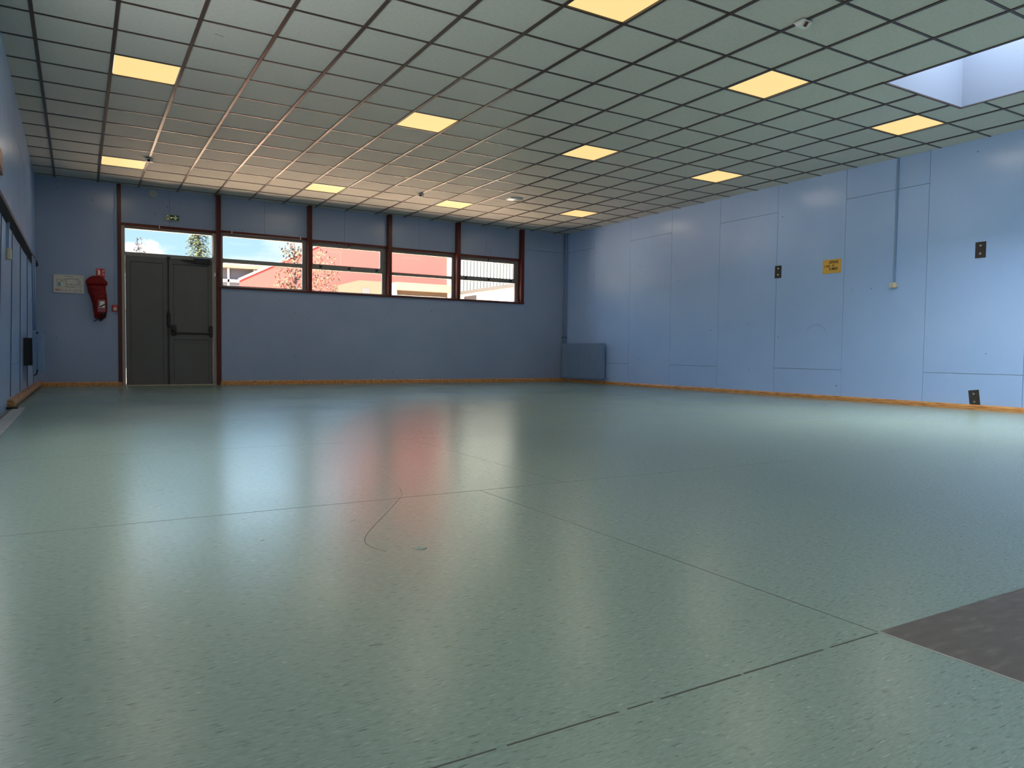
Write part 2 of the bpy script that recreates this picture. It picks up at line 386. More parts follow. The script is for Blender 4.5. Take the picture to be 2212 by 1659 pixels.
# posts, head rails, sill
for k, (a, b) in enumerate(PX):
    z0 = 0 if k < 2 else 1.728
    o = MB().box(a, -.028, z0, b, .19, HC - .002).build('trim_%d' % (k + 1), WOODRED, bevel=.004)
    struct(o, ['dark red timber post left of the double door, floor to ceiling', 'dark red timber post between the double door and the windows', 'dark red timber post between the first and second windows',
               'dark red timber post between the second and third windows', 'dark red timber post between the third and fourth windows', 'dark red timber post at the right end of the window band'][k], 'post')
RAILZ = [(2.69, 2.74), (2.716, 2.758), (2.698, 2.740), (2.686, 2.730), (2.674, 2.721)]
for k, ((a, b), (c, e)) in enumerate(zip(PX, PX[1:])):
    o = MB().box(b, .045, RAILZ[k][0], c, .19, RAILZ[k][1]).build('trim_%d' % (k + 7), WOODRED, bevel=.003)
    struct(o, ['dark red rail over the door transom', 'dark red head rail over the first window', 'dark red head rail over the second window', 'dark red head rail over the third window', 'dark red head rail over the fourth window'][k], 'rail')
struct(MB().box(2.70, -.035, 1.722, 9.10, .19, 1.758).build('trim_12', WOODRED, bevel=.004), 'long dark red window sill board under the four windows', 'sill')

# windows
def window(n, x0, x1, label, hopper, up, lo):
    w = snode('window_%d' % n, ((x0 + x1) / 2, .15, 1.758), label, 'window')
    holes = [(lo[0], lo[1], lo[2], lo[3]), (up[0], up[1], up[2], up[3])]
    MB().frame_xz(x0, 1.758, x1, RAILZ[n][0] + .004, holes, .115, .165, .018).build('frame', ALU, w)
    for h in holes: MB().box(h[0] - .01, .138, h[1] - .01, h[2] + .01, .144, h[3] + .01).build('pane', GLASS, w)
    MB().box(x0, .06, 1.758, x1, .115, 1.772).build('bottom_bead', ALULIGHT, w)
    if hopper:
        zm = (up[1] + lo[3]) / 2
        MB().box(x0 + .02, .108, zm - .012, x1 - .02, .116, zm + .004).build('sash_bar', ALU, w)
        for t in (.13, .5, .87):
            xx = x0 + t * (x1 - x0); MB().box(xx - .024, .095, zm - .022, xx + .024, .116, zm + .03).build('hinge', BLACK, w, bevel=.003)
        xx = (x0 + x1) / 2
        l = MB().box(xx - .016, .09, RAILZ[n][0] - .05, xx + .016, .116, RAILZ[n][0]).build('latch', BLACK, w)
        MB().box(xx - .006, .08, RAILZ[n][0] - .075, xx + .006, .092, RAILZ[n][0] - .02).build('lever', CHROME, l)
        MB().tube([(x1 - .05, .115, 2.40), (x1 - .02, .085, 2.405), (x1 - .004, .075, 2.39)], .006, 8).build('stay', CHROME, w)
window(1, 2.772, 4.318, 'first window from the left, beside the grey door', 0, (2.822, 2.268, 4.245, 2.668), (2.822, 1.790, 4.242, 2.195))
window(2, 4.392, 5.915, 'second window from the left, with the yellow tree', 1, (4.442, 2.290, 5.795, 2.628), (4.414, 1.782, 5.835, 2.190))
window(3, 5.990, 7.440, 'third window from the left, showing only the red gable', 0, (6.010, 2.238, 7.388, 2.632), (6.010, 1.782, 7.384, 2.178))
window(4, 7.520, 9.020, 'rightmost window, showing the white ribbed building', 1, (7.595, 2.272, 8.905, 2.605), (7.575, 1.778, 8.940, 2.180))

# door
D = snode('door_1', (1.95, .1, 0), 'grey double fire door with a glazed transom above', 'door')
MB().box(1.207, .03, 0, 1.262, .19, 2.69).box(2.648, .03, 0, 2.700, .19, 2.69).build('door_frame', ALULIGHT, D, bevel=.003)
MB().frame_xz(1.262, 2.205, 2.648, 2.69, [(1.262 + .0, 2.262, 2.640, 2.655)], .09, .15, .015).build('transom_frame', ALU, D)
MB().box(1.25, .115, 2.25, 2.65, .121, 2.67).build('transom_pane', GLASS, D)
MB().box(1.21, -.01, 0, 2.70, .19, .012).build('threshold', mat('pale_threshold', (.5, .42, .3), .5), D)
def leaf(x0, x1, active):
    L = MB().box(x0, .085, .012, x1, .13, 2.203).build('door_leaf', DOORGREY, D, bevel=.003)
    bx0, bx1, bz = x0 + .07, x1 - .07, 2.11
    zz = [(.08, 2.11)] if not active else [(.08, .80), (.94, 2.11)]
    mb = MB()
    for z0, z1 in zz:
        for q in ((bx0, z0, bx0 + .007, z1), (bx1 - .007, z0, bx1, z1), (bx0, z1 - .012, bx1, z1)):
            mb.box(q[0], .083, q[1], q[2], .086, q[3])
        if active and z0 > .5: pass
    mb.build('panel_line', DARKLINE, L)
    if active:
        MB().box(x0 + .075, .079, .083, x1 - .075, .084, .79).build('kick_panel', DOORGREY, L)
        hd = mat('black_plastic', (0, 0, 0))
        MB().box(x0 + .03, .03, .87, x0 + .11, .085, 1.05).build('bar_housing', BLACK, L, bevel=.015)
        MB().box(x1 - .06, .03, .85, x1 - .005, .085, 1.05).build('bar_housing', BLACK, L, bevel=.015)
        MB().tube([(x0 + .05, .03, .95), (x0 + .10, -.02, .905), (x1 - .05, -.02, .905), (x1 - .02, .03, .93)], .018, 10).build('panic_bar', BLACK, L, True)
        c = MB().box(2.335, .02, 2.135, 2.60, .085, 2.235).build('door_closer', BLACK, L, bevel=.01)
        MB().prism([(2.12, .03, 2.185), (2.34, .03, 2.135), (2.59, .03, 2.125), (2.59, .03, 2.16), (2.34, .03, 2.185), (2.14, .03, 2.195)], (0, .03, 0)).build('closer_arm', BLACK, c)
    return L
l1 = leaf(1.268, 1.915, False); leaf(1.935, 2.643, True)
MB().box(1.912, .07, .012, 1.938, .10, 2.21).build('meeting_strip', BLACK, l1)
MB().loft([[(1.925 + w * math.cos(a), .06 + .025 * math.sin(a), z) for a in [k * math.pi / 5 for k in range(10)]] for z, w in ((1.0, .010), (1.03, .026), (1.22, .026), (1.30, .009))]).build('pull_handle', BLACK, l1, True)
MB().box(1.905, .06, 2.19, 1.955, .09, 2.225).build('top_catch', BLACK, l1)
MB().box(2.668, .022, 1.93, 2.684, .031, 1.99).build('hinge', CHROME, D)

# skirtings
def skirt(pts, h=.072, t=.035):
    return pts
mb = MB(); mb.prism([(0, 0, 0), (0, -.034, 0), (0, -.034, .052), (0, -.024, .072), (0, 0, .072)], (1.20, 0, 0))
b1 = mb.prism([(2.76, 0, 0), (2.76, -.034, 0), (2.76, -.034, .052), (2.76, -.024, .072), (2.76, 0, .072)], (XR - 2.76, 0, 0)).build('baseboard_back', OAK)
struct(b1, 'varnished wood skirting under the window wall', 'baseboard')
b2 = MB().prism([(XR, 0, 0), (XR - .034, 0, 0), (XR - .034, 0, .042), (XR - .024, 0, .062), (XR, 0, .062)], (0, YB, 0)).build('baseboard_right', OAK)
struct(b2, 'varnished wood skirting along the right wall', 'baseboard')
rings = []
for y in (0, -1.2, -2.4, -3.6, -4.86):
    x = wl(y, .05); rings.append([(x, y, .022), (x + .062, y, .022), (x + .068, y, .05), (x + .055, y, .078), (x + .03, y, .088), (x, y, .088)])
b3 = MB().loft(rings).build('baseboard_left', OAK); struct(b3, 'thick rounded wood skirting ending half way along the left wall', 'baseboard')
rings = []
for y in (0, -2.4, -4.83):
    x = wl(y, .02); rings.append([(x, y, 0), (x + .055, y, 0), (x + .055, y, .022), (x, y, .022)])
MB().loft(rings).build('black_packer', BLACK, b3)
MB().box(wl(-4.86, 0), -4.99, 0, wl(-4.86, 0) + .10, -4.862, .02).build('black_end_block', BLACK, b3)

# ------------------------------------------------------------------ ceiling
LIGHTS = [('B', 2, 3), ('D', 7, 3), ('C', 11, 3), ('G', 15, 4), ('A', 2, 10), ('F', 7, 10), ('E', 11, 10), ('H', 15, 10), ('K', 7, 16), ('J', 11, 15), ('I', 15, 15)]
cells = {(i, j) for _, i, j in LIGHTS}
SKX0, SKX1, SKY0, SKY1 = 7.50, 8.85, -9.462, -11.95
SKY = [(SKX0, SKX1, SKY0, SKY1), (1.0, 2.35, -15.2, -17.6), (4.3, 5.65, -15.2, -17.6), (SKX0, SKX1, -14.2, -16.6)]
xs = [-.35] + [GX(i) for i in range(1, 18)] + [XR + .01]
jn = int((.482 - YB) / .5975) + 1
yl = [.19] + [GY(j) for j in range(1, jn)] + [YB]
mb = MB()
for a in range(len(xs) - 1):
    for b in range(len(yl) - 1):
        if (a, b) in cells: continue
        rects = [(xs[a], xs[a + 1], yl[b + 1], yl[b])]
        for s in SKY:
            new = []
            for (x0, x1, y0, y1) in rects:
                X0, X1, Y0, Y1 = s[0] - .012, s[1] + .012, s[3] - .012, s[2] + .012
                if x1 <= X0 or x0 >= X1 or y1 <= Y0 or y0 >= Y1: new.append((x0, x1, y0, y1)); continue
                if x0 < X0: new.append((x0, X0, y0, y1)); x0 = X0
                if x1 > X1: new.append((X1, x1, y0, y1)); x1 = X1
                if y0 < Y0: new.append((x0, x1, y0, Y0)); y0 = Y0
                if y1 > Y1: new.append((x0, x1, Y1, y1)); y1 = Y1
            rects = new
        for (x0, x1, y0, y1) in rects: mb.box(x0, y0, HC, x1, y1, HC + .018)
ceil = mb.build('ceiling', TILE); struct(ceil, 'grey green ceiling of square tiles between dark bars', 'ceiling')
def cut(a0, a1, lo_hi):                                  # [a0, a1] minus intervals
    segs = [(min(a0, a1), max(a0, a1))]
    for lo, hi in lo_hi:
        n = []
        for s, e in segs:
            if e <= lo or s >= hi: n.append((s, e)); continue
            if s < lo: n.append((s, lo))
            if e > hi: n.append((hi, e))
        segs = n
    return segs
mb = MB()
for i in range(1, 18):
    x = GX(i)
    for s, e in cut(.085, YB, [(k[3] - .012, k[2] + .012) for k in SKY if k[0] - .03 < x < k[1] + .03]):
        mb.box(x - .015, s, HC - .010, x + .015, e, HC + .004)
for j in range(1, jn):
    y = GY(j)
    for s, e in cut(0, XR, [(k[0] - .012, k[1] + .012) for k in SKY if k[3] - .03 < y < k[2] + .03]):
        mb.box(s, y - .012, HC - .006, e, y + .012, HC + .004)
mb.build('ceiling_bars', TBAR, ceil)
# roof slab above, open over the skylights
mb = MB()
X0, X1, Y0, Y1 = -.4, XR + .2, YB - .2, .25
ycuts = sorted({Y0, Y1} | {s[2] + .014 for s in SKY} | {s[3] - .014 for s in SKY})
for a, b in zip(ycuts, ycuts[1:]):
    mid = (a + b) / 2
    for s, e in cut(X0, X1, [(k[0] - .014, k[1] + .014) for k in SKY if k[3] - .014 < mid < k[2] + .014]): mb.box(s, a, HC + .12, e, b, HC + .3)
mb.build('roof_slab', mat('roof_felt', (.3, .3, .3), .9), ceil)
mb = MB()
for p in (((SKX0 - 1.95, -7.15), (SKX0 - 1.9, -7.17)),): pass
MB().prism([(1.62, -7.06, HC - .0005), (1.70, -7.03, HC - .0005), (1.70, -7.024, HC - .0005), (1.62, -7.052, HC - .0005)], (0, 0, .0004)).build('scratch', INK, ceil)

# skylights: first one in view, the rest added behind the camera as fill light
SK_LAB = ['bright rooflight opening with white shaft at upper right', 'added fill rooflight behind the camera near the left wall', 'added fill rooflight behind the camera in the middle of the room', 'added fill rooflight behind the camera near the right wall']
for (x0, x1, y0, y1), lab in zip(SKY, SK_LAB):
    t = thing('skylight', lab, 'skylight', ((x0 + x1) / 2, (y0 + y1) / 2, HC), None)
    z0, z1 = HC - .002, HC + 1.15
    MB().box(x0 - .012, y1 - .012, z0, x0, y0 + .012, z1).box(x1, y1 - .012, z0, x1 + .012, y0 + .012, z1).box(x0, y0, z0, x1, y0 + .012, z1).box(x0, y1 - .012, z0, x1, y1, z1).build('shaft', SHAFT, t)
    mb = MB()
    for q in ((x0 - .028, y1 - .028, x0 - .003, y0 + .028), (x1 + .003, y1 - .028, x1 + .028, y0 + .028), (x0, y0 + .003, x1, y0 + .028), (x0, y1 - .028, x1, y1 - .003)):
        mb.box(q[0], q[1], HC - .010, q[2], q[3], HC - .002)
    mb.build('edge_trim', TBAR, t)
    R = []
    for f, z in ((1, z1), (.97, z1 + .08), (.8, z1 + .2), (.5, z1 + .28), (.15, z1 + .3)):
        cx, cy, hx, hy = (x0 + x1) / 2, (y0 + y1) / 2, (x1 - x0) / 2 * f + .02, (y0 - y1) / 2 * f + .02
        R.append([(cx - hx, cy - hy, z), (cx + hx, cy - hy, z), (cx + hx, cy + hy, z), (cx - hx, cy + hy, z)])
    MB().loft(R).build('dome', DOMEM if lab is SK_LAB[0] else DOMEADDED, t)

# light panels
LAB = dict(B='lit square ceiling panel nearest the corner above the red cover, left of the door', D='lit ceiling panel in the row by the windows, second from the left wall',
           C='lit ceiling panel in the row by the windows, beside the small white emergency unit', G='lit ceiling panel nearest the far right corner, above the ribbed radiator',
           A='lit ceiling panel at upper left, second out from the window wall', F='lit ceiling panel in the middle row, second from the left wall',
           E='lit ceiling panel in the middle row, third from the left wall', H='lit ceiling panel in the middle row, nearest the right wall',
           K='lit ceiling panel cut off by the top edge of the photo', J='lit ceiling panel in the nearest row, between the cut-off panel and the skylight',
           I='lit ceiling panel just beyond the far edge of the skylight opening')
proto = None
for key, i, j in LIGHTS:
    cx, cy = GX(i) + .3, GY(j) - .29875
    if proto is None:
        proto = thing('ceiling_light', LAB[key], 'ceiling light', (0, 0, 0), 'square light panels set in the ceiling')
        w, e = .284, .262
        MB().frame_xz(-w, -w, w, w, [(-w + .008, -w + .008, w - .008, w - .008)], 0, .02, .003).build('tmp', RIM)
        o = bpy.data.objects['tmp']; o.data.transform(Matrix.Rotation(math.pi / 2, 4, 'X')); o.data.transform(Matrix.Translation((0, 0, .012))); o.name = 'panel_rim'; o.data.name = 'panel_rim'; o.parent = proto
        MB().box(-w + .008, -w + .008, .0, w - .008, w - .008, .01).build('diffuser', LAMPM, proto)
        MB().box(-.3, -.29, .012, .3, .29, .05).build('housing', WHITE, proto)
        ld = bpy.data.lights.new('panel_lamp', 'AREA'); ld.shape = 'SQUARE'; ld.size = .55; ld.energy = LAMP_W; ld.color = (1.0, .90, .77)
        lo = bpy.data.objects.new('panel_lamp', ld); C.objects.link(lo); lo.parent = proto; lo.location = (0, 0, -.004)
        o = proto
    else:
        o = copy_tree(proto); o['label'] = LAB[key]
    o.location = (cx, cy, HC)

# detectors on the ceiling bars
dproto = None
for (x, y), lab in zip(((1.476, -2.12), (5.676, -2.137), (5.676, -9.90)), ('small white motion detector near the light panel above the door', 'small white motion detector on a ceiling bar near the far windows', 'small white motion detector with dark red lens at the top right, nearest the camera')):
    if dproto is None:
        dproto = o = thing('motion_detector', lab, 'detector', (0, 0, 0), 'motion detectors on the ceiling bars')
        MB().box(-.055, -.05, -.014, .055, .05, 0).build('base', WHITE, o, bevel=.006)
        MB().prism([(-.05, -.045, -.014), (.05, -.045, -.014), (.045, .04, -.05), (-.045, .04, -.05)], (0, .006, .002)).build('tmp2', WHITE)
        q = bpy.data.objects['tmp2']; bpy.data.objects.remove(q)
        b = MB(); b.prism([(-.05, -.045, -.014), (-.05, .045, -.014), (-.05, .03, -.042), (-.05, -.02, -.042)], (.1, 0, 0)).build('housing', WHITE, o, bevel=.004)
        MB().prism([(-.024, -.048, -.018), (-.024, -.046, -.016), (-.024, -.018, -.046), (-.024, -.024, -.044)], (.034, 0, 0)).build('lens', REDLENS, o)
    else:
        o = copy_tree(dproto); o['label'] = lab
    o.location = (x, y, HC - .010)

# emergency light unit
o = thing('emergency_light', 'small white rectangular emergency unit recessed in a ceiling tile', 'emergency light', (7.235, -2.70, HC))
MB().box(-.135 + 7.235, -2.78, HC - .022, 7.235 + .135, -2.62, HC).build('casing', WHITE, o, bevel=.004)
MB().box(7.235 + .0, -2.762, HC - .024, 7.235 + .118, -2.638, HC - .021).build('dark_window', mat('smoked_plastic', (.10, .09, .08), .3), o)
MB().box(7.235 - .125, -2.77, HC - .03, 7.235 - .005, -2.63, HC - .021).build('diffuser', mat('white_diffuser', (.85, .84, .78), .3, .5, 0, (1, .98, .85), .35), o)

# ------------------------------------------------------------------ things on the right wall
pl = None
for (y, z, rot), lab in zip(((-5.96, 1.985, 0), (-9.018, 1.988, 0), (-9.012, .146, -7.5)), ('dark steel plate across a seam, left of the yellow sign', 'dark steel plate high on the right wall, right of the thin trunking', 'tilted black plate low on the right wall, touching the skirting')):
    if pl is None:
        pl = o = thing('anchor_plate', lab, 'plate', (0, 0, 0), 'steel anchor plates on the right wall')
        MB().box(-.007, -.0625, -.099, 0, .0625, .099).build('plate', PLATE, o, bevel=.002)
        for zz in (.05, -.047):
            s = MB(); s.loft([[(xx, rr * math.cos(a), zz + rr * math.sin(a)) for a in [k * math.pi / 6 for k in range(12)]] for xx, rr in ((-.006, .014), (-.011, .0135), (-.013, .010))]).build('screw', CHROME, o)
            sc_o = [q for q in o.children if q.name.startswith('screw')][-1]
            MB().loft([[(xx, .006 * math.cos(a), zz + .006 * math.sin(a)) for a in [k * math.pi / 3 for k in range(6)]] for xx in (-.0128, -.0134)]).build('socket', BLACK, sc_o)
    else:
        o = copy_tree(pl); o['label'] = lab
    o.location = (XR, y, z); o.rotation_euler = (math.radians(rot), 0, 0)

# yellow no smoking sign
o = thing('no_smoking_sign', 'yellow enamel no smoking sign in French on the right wall', 'sign', (XR, -6.931, 1.982))
MB().box(XR - .006, -7.083, 1.880, XR, -6.780, 2.084).build('sign_plate', YELLOW, o, bevel=.002)
RW = Matrix(((0, 0, -1, 0), (-1, 0, 0, 0), (0, 1, 0, 0), (0, 0, 0, 1)))      # text plane facing -X
def at_right(y, z): return Matrix.Translation((XR - .0066, y, z)) @ RW
text('lettering', 'DÉFENSE', .054, INK, o, at_right(-6.962, 2.024), align='CENTER', xs=.74, bold=.0010)
text('lettering', 'DE', .036, INK, o, at_right(-6.957, 1.980), align='CENTER', xs=.80, bold=.0008)
text('lettering', 'FUMER', .060, INK, o, at_right(-6.960, 1.924), align='CENTER', xs=.80, bold=.0009)
for (ya, za, yb, zb, w) in ((-6.80, 1.985, -6.905, 2.000, .006), (-6.80, 1.968, -6.90, 1.99, .004), (-6.85, 1.985, -6.905, 1.968, .006), (-6.86, 1.985, -6.905, 1.990, .004)):
    MB().prism([(XR - .0066, ya, za), (XR - .0066, yb, zb), (XR - .0066, yb, zb + w), (XR - .0066, ya, za + w)], (-.0005, 0, 0)).build('cigarette_mark', INK, o)
mb = MB()
for k in range(11): mb.box(XR - .007, -6.85 - k * .0165, 1.9035, XR - .006, -6.85 - k * .0165 - .012, 1.9065)
mb.build('small_print', mat('faded_ink', (.30, .18, .05), .5), o)
for y, z in ((-6.795, 2.066), (-7.068, 2.066), (-6.795, 1.897), (-7.068, 1.897)):
    MB().tube([(XR - .006, y, z), (XR - .009, y, z)], .004, 8).build('screw', mat('dull_brass', (.25, .15, .06), .4, .5, .8), o)

o = MB().box(XR - .022, -7.928, 1.66, XR, -7.90, HC).build('cable_trunking', PIPE, bevel=.003)
tag(o, 'thin blue vertical trunking on the right wall above the cream box', 'cable trunking')
o = thing('switch_box', 'cream square switch box at the foot of the right wall trunking', 'switch box', (XR, -7.912, 1.60))
MB().box(XR - .045, -7.957, 1.595, XR, -7.867, 1.664).build('box', CREAM, o, bevel=.006)
MB().box(XR - .047, -7.914, 1.60, XR - .044, -7.910, 1.64).build('slot', mat('slot_brown', (.2, .17, .11), .5), o)

# right radiator, ribbed
o = thing('radiator', 'ribbed blue radiator low on the right wall by the corner', 'radiator', (XR - .09, -.84, .1))
ya, yb = -1.585, -.10
mb = MB().box(XR - .125, ya, .115, XR - .055, yb, .855)
n = 46
for k in range(n):
    y0 = ya + .03 + (yb - ya - .06) * k / n; w = (yb - ya - .06) / n
    mb.prism([(XR - .124, y0 + w * .1, .105), (XR - .137, y0 + w * .3, .105), (XR - .137, y0 + w * .7, .105), (XR - .124, y0 + w * .9, .105)], (0, 0, .76))
mb.build('panel', RADIATOR, o)
MB().box(XR - .138, ya - .004, .10, XR - .052, ya + .03, .868).build('end_cap', RADIATOR, o, bevel=.004)
MB().box(XR - .138, yb - .03, .10, XR - .052, yb + .004, .868).build('end_cap', RADIATOR, o, bevel=.004)
MB().tube([(XR - .09, ya + .015, .84), (XR - .14, ya + .015, .84)], .012).build('air_valve', CHROME, o)
MB().tube([(XR - .09, ya - .004, .125), (XR - .09, ya - .05, .125), (XR - .02, ya - .07, .125)], .012).build('feed_valve', PIPE, o, True)
for by in (-1.45, -.30):
    for bz in (.62, .20): MB().box(XR - .055, by, bz, XR - .001, by + .05, bz + .06).build('bracket', BLACK, o)
MB().tube([(XR - .10, yb + .004, .84), (XR - .10, yb + .035, .84)], .016).build('thermostat_knob', BLACK, o)
for k, (x, y) in enumerate(((XR - .068, -.03), (XR - .03, -.085))):
    o = thing('heating_pipe', ['blue heating pipe in the right corner, the left of two', 'blue heating pipe in the right corner, the right of two'][k], 'pipe', (x, y, .86), 'pipes in the right corner')
    MB().tube([(x, y, .80 if k else .86), (x, y, HC)], .011, 12).build('pipe', PIPE, o, True)
    MB().box(x - .014, y - .014, 1.00, x + .014, y + .030 if not k else y + .014, 1.02).build('clip', mat('dark_clip', (.05, .07, .1), .5), o)

# ------------------------------------------------------------------ things on the left wall
RL = lambda y, z: wl(y, z)
rings = []
for y in (-.45, -.95, -2.0, -3.5, -5.0, -6.5, -8.0):
    x = wl(y, 1.9) - .004; rings.append([(x, y, 1.845), (x + .062, y, 1.885), (x + .062, y, 1.925), (x + .05, y, 1.935), (x, y, 1.94)])
o = MB().loft(rings).build('wall_ledge', LEDGE); tag(o, 'dark blue ledge running along the left wall above the switch box', 'ledge')
for k, (y, px) in enumerate(((-1.90, .066), (-2.04, .050))):
    o = thing('heating_pipe', ['blue pipe above the left radiator, the farther of two', 'blue pipe above the left radiator, the nearer of two'][k], 'pipe', (px, y, .84), 'pipes above the left radiator')
    MB().tube([(px, y, .80), (px, y, 1.868 if k else 1.85)], .012, 12).build('pipe', PIPE, o, True)
    MB().box(px - .02, y - .014, 1.27, px + .014, y + .014, 1.285).build('clip', PIPE, o)
o = thing('radiator', 'slim blue radiator seen end-on on the left wall by the corner', 'radiator', (.12, -2.4, .3))
ya, yb, xa, xb = -2.88, -1.95, .072, .185
mb = MB().box(xa + .01, ya + .01, .33, xb - .012, yb - .01, .83)
n = 36
for k in range(n):
    y0 = ya + .03 + (yb - ya - .06) * k / n; w = (yb - ya - .06) / n
    mb.prism([(xb - .014, y0 + w * .1, .32), (xb - .001, y0 + w * .3, .32), (xb - .001, y0 + w * .7, .32), (xb - .014, y0 + w * .9, .32)], (0, 0, .50))
mb.build('panel', RADIATOR, o)
MB().box(xa, ya, .31, xb, ya + .03, .845).build('end_cap', RADIATOR, o, bevel=.006)
MB().box(xa, yb - .03, .31, xb, yb, .845).build('end_cap', RADIATOR, o, bevel=.006)
MB().tube([(xa + .055, ya, .815), (xa + .055, ya - .025, .815)], .014).build('valve', BLACK, o)
MB().tube([(xa + .055, ya - .018, .81), (xa + .055, ya - .018, .34)], .005, 8).build('return_pipe', PIPE, o, True)
MB().tube([(xa + .055, ya - .018, .35), (xa + .045, ya - .022, .30), (xa + .02, ya - .02, .275)], .009, 8).build('lower_valve', BLACK, o, True)
for by in (-2.75, -2.10): MB().box(wl(by, .5) + .002, by, .4, xa, by + .05, .75).build('bracket', BLACK, o)

o = MB().prism([(wl(-5.15, 1.6) - .005, -5.165, 1.60), (wl(-5.15, 1.6) + .022, -5.165, 1.60), (wl(-5.15, 1.9) + .022, -5.165, 1.875), (wl(-5.15, 1.9) - .005, -5.165, 1.865)], (0, .03, 0)).build('cable_trunking', PIPE)
tag(o, 'short blue trunking on the left wall between the ledge and the box', 'cable trunking')
o = thing('switch_box', 'cream switch box on the left wall under the dark ledge', 'switch box', (0, -5.15, 1.5))
xx = wl(-5.15, 1.55)
MB().box(xx - .005, -5.20, 1.495, xx + .042, -5.10, 1.60).build('box', CREAM, o, bevel=.005)
MB().box(xx + .005, -5.203, 1.50, xx + .010, -5.199, 1.595).build('joint', mat('slot_brown', (.2, .17, .11), .5), o)
xx = wl(-6.0, 2.25)
o = thing('wooden_board', 'edge of a reddish wooden board high on the left wall', 'board', (0, -6.3, 2.15))
MB().box(xx - .01, -6.75, 2.15, xx + .025, -5.97, 2.36).build('panel', WOODRED, o, bevel=.003)
MB().box(xx + .024, -6.70, 2.19, xx + .028, -6.02, 2.32).build('face', mat('board_face', (.4, .22, .15), .5), o)

o = thing('threshold_strip', 'grey metal threshold strip on the floor by the left wall', 'threshold strip', (.02, -6.5, 0))
MB().prism([(-.006, -4.80, 0), (.094, -4.80, 0), (.094, -9.5, 0), (-.03, -9.5, 0)], (0, 0, .006)).build('plate', STEEL, o, bevel=.002)
MB().prism([(-.028, -5.02, 0), (-.008, -5.02, 0), (-.034, -9.5, 0), (-.058, -9.5, 0)], (0, 0, .004)).build('track_groove', mat('brown_track', (.10, .07, .06), .5), o)

# ------------------------------------------------------------------ things on the window wall
o = thing('evacuation_plan', 'framed white evacuation plan on the wall left of the door', 'plan', (.451, 0, 1.665))
x0, x1, z0, z1 = .237, .665, 1.517, 1.812
MB().frame_xz(x0, z0, x1, z1, [(x0 + .012, z0 + .012, x1 - .012, z1 - .012)], -.018, 0, .003).build('frame', mat('pale_frame', (.66, .65, .62), .35), o)
MB().box(x0 + .01, -.012, z0 + .01, x1 - .01, -.004, z1 - .01).build('sheet', PAPER, o)
BW = Matrix(((1, 0, 0, 0), (0, 0, -1, 0), (0, 1, 0, 0), (0, 0, 0, 1)))
text('title', "Plan d'évacuation", .020, INK, o, Matrix.Translation((.451, -.0125, 1.777)) @ BW, align='CENTER')
PG = mat('grey_ink', (.22, .20, .19), .6)
mb = MB()
def pl_rect(x, z, w, h, t=.003):
    for q in ((x, z, x + w, z + t), (x, z + h - t, x + w, z + h), (x, z, x + t, z + h), (x + w - t, z, x + w, z + h)): mb.box(q[0], -.0128, q[1], q[2], -.0121, q[3])
pl_rect(.415, 1.655, .175, .098, .006); pl_rect(.285, 1.61, .285, .13); pl_rect(.60, 1.60, .012, .12, .003); pl_rect(.40, 1.615, .13, .045)
for k in range(16):
    a, b = .262 + random.random() * .13, 1.68 + random.random() * .06; mb.box(a, -.0128, b, a + .008 + random.random() * .03, -.0121, b + .003)
for k in range(14):
    a, b = .40 + random.random() * .11, 1.615 + random.random() * .045; mb.box(a, -.0128, b, a + .004 + random.random() * .03, -.0121, b + .003)
for k in range(6):
    for q in range(3): mb.box(.345 + k * .052, -.0128, 1.545 + q * .013, .345 + k * .052 + .034, -.0121, 1.5475 + q * .013)
mb.box(.383, -.013, 1.716, .400, -.012, 1.730)
for x, z in ((.335, 1.568), (.335, 1.545), (.40, 1.565), (.40, 1.540), (.535, 1.568), (.535, 1.543), (.60, 1.568), (.60, 1.543)): mb.box(x, -.013, z, x + .011, -.012, z + .009)
mb.build('plan_lines', PG, o)
MB().box(.300, -.013, 1.625, .336, -.012, 1.685).build('blue_block', mat('plan_blue', (.20, .38, .55), .5), o)
MB().box(.258, -.013, 1.540, .328, -.012, 1.580).build('legend_block', mat('plan_pink', (.62, .36, .32), .5), o)

o = thing('extinguisher_sign', 'small red sign with a white extinguisher symbol above the red cover', 'sign', (.898, 0, 1.80))
MB().box(.834, -.004, 1.795, .963, 0, 1.942).build('sign_plate', REDSIGN, o)
mb = MB(); mb.box(.862, -.005, 1.838, .896, -.0038, 1.906).box(.872, -.005, 1.906, .886, -.0038, 1.918).box(.850, -.005, 1.918, .886, -.0038, 1.925).box(.848, -.005, 1.908, .853, -.0038, 1.924)
mb.build('symbol', WHITEM, o)
mb = MB()
for k in range(5):
    z = 1.842 + k * .015; mb.prism([(.922, -.005, z), (.955, -.005, z + (.022 if k > 1 else -.006)), (.955, -.005, z + (.030 if k > 1 else .002)), (.925, -.005, z + .006)], (0, .0012, 0))
mb.build('flame_symbol', WHITEM, o)
MB().box(.836, -.0045, 1.822, .961, -.0038, 1.826).build('rule', mat('sign_pink', (.7, .25, .25), .5), o)

